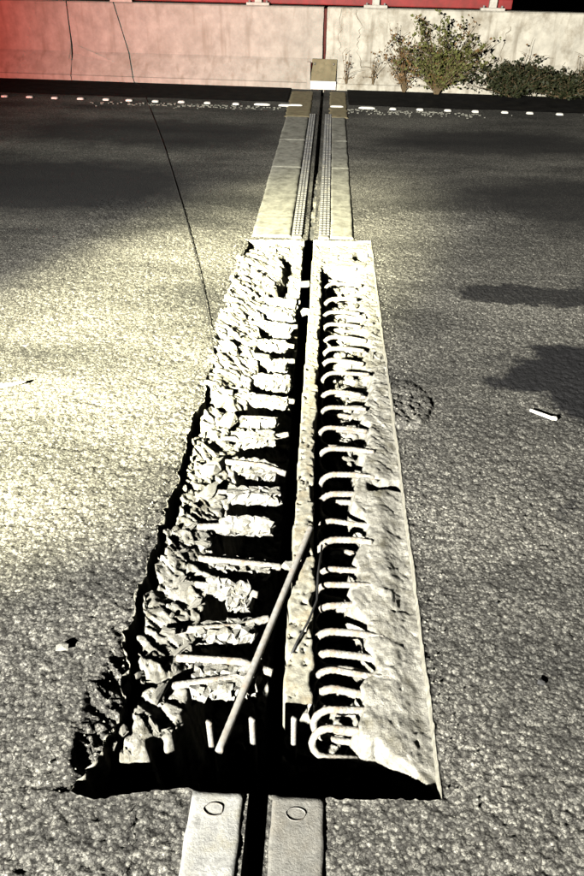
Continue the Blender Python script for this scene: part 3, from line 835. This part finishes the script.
D1 = [dash_mesh(.046, k) for k in range(4)]; D2 = dash_mesh(.11, 9)
x = -9.3
k = 0
while x < 8.2:
    long_ = (-1.0 < x < -.45) or (.25 < x < .75)
    if not (-.5 < x < .2):
        o = link('raised_dash', D2 if long_ else D1[k % 4], M_WHITE)
        o.location = (x + random.uniform(-.02, .02), line_y(x) + random.uniform(-.012, .012), .0); o.rotation_euler.z = random.uniform(-.06, .06)
        o.parent = el
    x += .338; k += 1
for x in (-.40, .12):
    o = link('raised_dash', D2, M_WHITE); o.location = (x, line_y(x), .008); o.parent = el; o.scale = (.8, .8, .8)

# ------------------------------------------------------------------ barrier
ANG = math.atan(-.058)
PROFILE = [(0, -.05), (0, .075), (.02, .085), (.185, .325), (.215, .36), (.265, .955), (.285, .97), (.47, .97), (.47, -.05)]


def barrier(x0, x1, m, lab, seed):
    t = empty('concrete_barrier', (x0, BARR_Y(x0), 0)); tag(t, lab, 'barrier'); t.rotation_euler.z = ANG
    L = (x1 - x0) / math.cos(ANG); n = max(8, int(L / .05)); s = np.linspace(0, L, n)
    pr = []
    for (a, b) in zip(PROFILE[:-1], PROFILE[1:]):
        for i in range(6): pr.append((a[0] + (b[0] - a[0]) * i / 6, a[1] + (b[1] - a[1]) * i / 6))
    pr.append(PROFILE[-1]); pr = np.array(pr)
    S, Q = np.meshgrid(s, np.arange(len(pr))); P = np.zeros(S.shape + (3,))
    P[..., 0] = S; P[..., 1] = pr[Q.astype(int), 0]; P[..., 2] = pr[Q.astype(int), 1]
    P[..., 1] += .006 * fbm(S * 3, P[..., 2] * 5, seed, 3)
    P[..., 0] += .005 * vnoise(P[..., 2] * 9, P[..., 2] * 0, seed + 1) * ((S < .02) | (S > L - .02))
    me = grid_mesh('concrete_body', P, smooth=False)
    bm = bmesh.new(); bm.from_mesh(me)
    bmesh.ops.holes_fill(bm, edges=[e for e in bm.edges if e.is_boundary], sides=0)
    bmesh.ops.recalc_face_normals(bm, faces=bm.faces); bm.to_mesh(me); bm.free()
    o = link('concrete_body', me, m); o.parent = t
    return t


b1 = barrier(-13, -3.779, M_BARR, 'pinkish concrete barrier length beyond the narrow seam, far from the expansion joint', 301)
b2 = barrier(-3.765, -.118, M_BARR, 'pale concrete barrier length between the narrow seam and the wide dark slot', 302)
b3 = barrier(-.068, 13, M_BARR2, 'cracked cream concrete barrier length behind the bushes', 303)
fl = MB().box(-.125, -.06, BARR_Y(0) + .30, BARR_Y(0) + .44, .0, .95)  # board added in the slot, its red stands for light from behind
o = tag(link('painted_glow_board', fl.mesh('painted_glow_board'), M_PAINTED_GLOW), 'added dark red board coloured as red light showing in the wide slot between barrier lengths', 'added board')


def on_face(x, z):
    """point of the barrier's road face at height z"""
    pr = [(z_, y_) for (y_, z_) in PROFILE[:7]]
    return Vector((x, BARR_Y(x) + np.interp(z, [a for a, _ in pr], [b for _, b in pr]), z))


# cracks and rain streaks in the weathered length
def wall_crack(pts, w=.006):
    mb = MB(); path = []
    for a, b in zip(pts[:-1], pts[1:]):
        for i in range(6):
            t = i / 6; q = on_face(a[0] + (b[0] - a[0]) * t + random.gauss(0, .02), a[1] + (b[1] - a[1]) * t); path.append(q - Vector((0, .003, 0)))
    mb.tube(path, [w * random.uniform(.2, .9) for _ in path], 5)
    o = link('crack', mb.mesh('crack'), M_WCRACK); o.parent = b3
    o.matrix_parent_inverse = (Matrix.Translation(b3.location) @ Matrix.Rotation(ANG, 4, 'Z')).inverted()


wall_crack([(.13, .95), (.12, .6), (.16, .42)], .005); wall_crack([(.36, .95), (.42, .66), (.36, .5), (.50, .2)], .006)
wall_crack([(2.42, .8), (2.36, .55), (2.34, .3)], .006)

# bent plate over the barrier joint
cp_ = empty('joint_cover', (-.09, BARR_Y(-.09), 0)); tag(cp_, 'folded cover plate at the barrier foot, rusty above and pale below', 'cover plate'); cp_.rotation_euler.z = ANG
o = link('sloped_face', MB().mesh('x') if False else pydata('sloped_face', [(-.16, -.035, .115), (.19, -.035, .115), (.19, .15, .36), (-.16, .15, .36), (-.16, .03, .115), (.19, .03, .115), (.19, .2, .36), (-.16, .2, .36)],
         [(0, 1, 2, 3), (4, 7, 6, 5), (0, 4, 5, 1), (3, 2, 6, 7), (0, 3, 7, 4), (1, 5, 6, 2)]), M_RUSTP); o.parent = cp_
o = link('toe_face', bevel(MB().box(-.165, .20, -.045, .02, .005, .112).mesh('toe_face'), .006, 2), M_WHITE); o.parent = cp_
o = link('side_flange', bevel(MB().box(-.22, -.168, -.02, .05, .005, .34).mesh('side_flange'), .006, 2), M_BARR); o.parent = cp_
for (a, b) in ((-.12, .3), (.15, .3)):
    me = MB().tube([(a, .105, b), (a, .085, b + .012)], .012, 8).mesh('bolt', True); o = link('bolt', me, M_ROD); o.parent = cp_

# railing on the barrier
rail = empty('parapet_rail', (-6, BARR_Y(-6) + .37, .97)); rail.rotation_euler.z = ANG
tag(rail, 'low red steel rail along the top of the concrete barrier', 'rail')
o = link('rail_beam', bevel(MB().box(-6.5, 8.45, .03, .09, .015, .125).mesh('rail_beam'), .012, 2), M_RAIL); o.parent = rail
for i, px in enumerate((136, 262, 367, 466)):
    x = at(px, 90).x * 1.09 + (.0 if i else -.05)
    s = (x + 6) / math.cos(ANG)
    q = link('rail_post', bevel(MB().box(s - .05, s + .05, -.055, .028, .0, .6).mesh('rail_post'), .008, 2), M_POST); q.parent = rail
    f = link('base_plate', bevel(MB().box(s - .16, s + .16, -.10, .028, .001, .035).mesh('base_plate'), .006, 2), M_POST); f.parent = q
    for sx in (-.12, .12):
        n_ = link('bolt', MB().tube([(s + sx, -.06, .03), (s + sx, -.06, .06)], .014, 6).mesh('bolt'), M_ROD); n_.parent = q

# ------------------------------------------------------------------ string over the barrier into the opening
pts = [at(x, y, .003) for (x, y) in ((214, 356), (212, 340), (207, 310), (200, 275), (193, 245), (184, 212), (175, 182), (166, 152), (158, 130), (151, 112), (144, 94), (140, 86))]
x0, x1 = at(138, 80).x + .02, -2.93
ray = np.array([113 - PW / 2, 4 - PH / 2, FPX]); ray = np.array([ray @ AX, ray @ AY, ray @ AZ]); x1 = ray[0] * 10.93 / ray[1]
for z in (.01, .07, .09, .2, .32, .36, .5, .65, .8, .95):
    pts.append(on_face(x0 + (x1 - x0) * z / .97, z) - Vector((0, .011, -.004)))
pts += [on_face(x1, .95) + Vector((-.01, .03, .03)), on_face(x1, .95) + Vector((-.04, .2, .026))]
pts = [at(222, 366, -.05)] + pts
tag(link('string_line', MB().tube(pts, [.0014 + .0003 * min(i, 11) for i in range(len(pts))], 6).mesh('string_line', True), M_CABLE), 'thin dark cord lying over the asphalt and up the barrier to its top', 'cord')

# ------------------------------------------------------------------ plants at the barrier foot
def plant(name, x, y, w, h, nstem, nleaf, lm, label, seed, leaf=.03, lean=0, dry=0., spread=1.0, cat='bush', group=None):
    rg = random.Random(seed); t = empty(name, (x, y, .0)); tag(t, label, cat, group)
    st = MB(); lv = MB(); dv = MB()
    for i in range(nstem):
        a = rg.uniform(0, 6.283); out = rg.random() ** .7 * w * .5 * spread; hh = h * rg.uniform(.45, 1.0) * (1 - .35 * (out / (w * .5)) ** 2)
        dx = math.cos(a) * out + lean * hh; dy = math.sin(a) * min(out, .22); pts = []
        for k in range(8):
            u = k / 7; pts.append(Vector((dx * u ** 1.4 + .015 * math.sin(5 * u + i) + rg.gauss(0, .006), dy * u ** 1.3 - .02, hh * u)))
        st.tube(pts, [.006 * (1 - .8 * k / 7) + .0012 for k in range(8)], 4)
        tw = []
        for k in range(2, 8):
            if rg.random() < .6:
                b = pts[k] + Vector((rg.gauss(0, .09), rg.gauss(0, .05), rg.uniform(.0, .12))); st.tube([pts[k], pts[k].lerp(b, .5) + Vector((0, 0, .01)), b], [.003, .0025, .0015], 4); tw.append((pts[k], b))
        drys = rg.random() < dry
        for k in range(nleaf):
            if tw and rg.random() < .6: p, b = rg.choice(tw); c = p.lerp(b, rg.uniform(.2, 1.1))
            else: c = pts[rg.randint(2, 7)] + Vector((rg.gauss(0, .03), rg.gauss(0, .03), rg.gauss(0, .03)))
            L_ = leaf * rg.uniform(.5, 1.3); d1 = Vector((rg.gauss(0, 1), rg.gauss(0, 1), rg.gauss(.2, .8))).normalized()
            n_ = d1.cross(Vector((rg.gauss(0, 1), rg.gauss(0, 1), rg.gauss(0, 1)))).normalized() * L_ * .3
            m_ = dv if drys else lv; q = len(m_.v)
            m_.v += [c, c + d1 * L_ * .45 + n_, c + d1 * L_, c + d1 * L_ * .45 - n_ + Vector((0, 0, .004))]; m_.f += [[q, q + 1, q + 2, q + 3]]
    o = link('stems', st.mesh('stems'), M_STEM); o.parent = t
    if lv.v: o = link('foliage', lv.mesh('foliage'), lm); o.parent = t
    if dv.v: o = link('dry_foliage', dv.mesh('dry_foliage'), M_DRY); o.parent = t
    return t


def base_x(px): return at(px, 92).x


plant('bush', base_x(434), BARR_Y(1.5) - .10, 1.5, .98, 60, 62, M_LEAF, 'tall olive-green weedy bush against the cracked barrier', 1, .046, 0, .16)
plant('bush', base_x(403), BARR_Y(1.1) - .02, .55, .88, 16, 34, M_DRY, 'half-dry brown weed leaning beside the tall olive bush', 2, .042, -.15, .7)
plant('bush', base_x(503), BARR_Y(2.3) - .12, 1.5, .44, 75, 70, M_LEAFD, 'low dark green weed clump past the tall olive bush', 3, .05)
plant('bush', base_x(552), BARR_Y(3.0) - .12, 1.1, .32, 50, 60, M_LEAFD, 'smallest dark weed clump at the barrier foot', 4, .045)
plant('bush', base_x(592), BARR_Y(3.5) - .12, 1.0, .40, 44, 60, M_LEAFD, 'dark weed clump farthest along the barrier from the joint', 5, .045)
for (px, h, lean, sd, lab) in ((346, .55, .02, 11, 'bare brown stalk climbing the barrier next to the folded cover plate'), (372, .62, .12, 12, 'bare dry stalk between the cover plate and the tall bush'),
                               (513, .72, .06, 13, 'bare forked stalk above the low dark weed clump'), (524, .6, -.05, 14, 'leafless twig beside the forked stalk'), (566, .66, .03, 15, 'dry stalk with brown leaves near the smallest weed clump')):
    plant('dry_stalk', base_x(px), BARR_Y(base_x(px)) + .03, .22, h, 4, 5, M_DRY, lab, sd, .04, lean, 1, 1, 'stalk')

# ------------------------------------------------------------------ small litter
def stick(px, py, ang, L, lab):
    t = empty('pale_stick', at(px, py) + Vector((0, 0, .004))); tag(t, lab, 'litter'); t.rotation_euler.z = ang
    o = link('shaft', MB().tube([(-L, 0, .009), (-L * .4, .002, .008), (0, 0, .009)], [.0065, .0075, .008], 10).mesh('shaft', True), M_PALE); o.parent = t
    o = link('knob', rock_mesh('knob', 501, 16, .016, .015, .013), M_PALE); o.location = (.006, 0, .012); o.parent = t


stick(552, 421, -.62, .10, 'pale stick with a knobbed end beside the dark oil stain')
stick(3, 388, math.radians(205), .10, 'pale stick with a knobbed end on the brightly lit asphalt')
for (px, py, s, m, lab, nm) in ((540, 683, .014, M_STONE, 'black pebble alone on the grey asphalt', 'pebble'), (62, 648, .020, M_LUMP, 'pale flat stone chip on the asphalt near the broken corner', 'stone_chip'),
                                (497, 604, .008, M_STONE, 'tiny dark pebble on the asphalt beyond the black pebble', 'pebble')):
    o = link(nm, rock_mesh(nm, int(px), 14, 1.2, .8, .5), m); o.location = at(px, py) + Vector((0, 0, s * .35)); o.scale = (s, s, s); tag(o, lab, 'stone')
gr = MB()
for i in range(420):                         # loose grit along both edges of the opening
    y = random.uniform(.7, 4.4)
    x = (float(xl(np.array(y))) - abs(random.gauss(0, .05)) - .004) if random.random() < .6 else (.35 + abs(random.gauss(0, .04)))
    s = random.uniform(.0012, .004)
    k = len(gr.v); gr.v += [Vector((x, y, 0)) + Vector(q) * s for q in ((-1, -.6, -.2), (1, -.7, -.2), (.8, .8, -.2), (-.9, .7, -.2), (.1, 0, 1.3))]
    gr.f += [[k, k + 1, k + 4], [k + 1, k + 2, k + 4], [k + 2, k + 3, k + 4], [k + 3, k, k + 4]]
tag(link('grit', gr.mesh('grit'), M_HEAD), 'loose pale grit strewn along the edges of the opening', 'grit', kind='stuff')
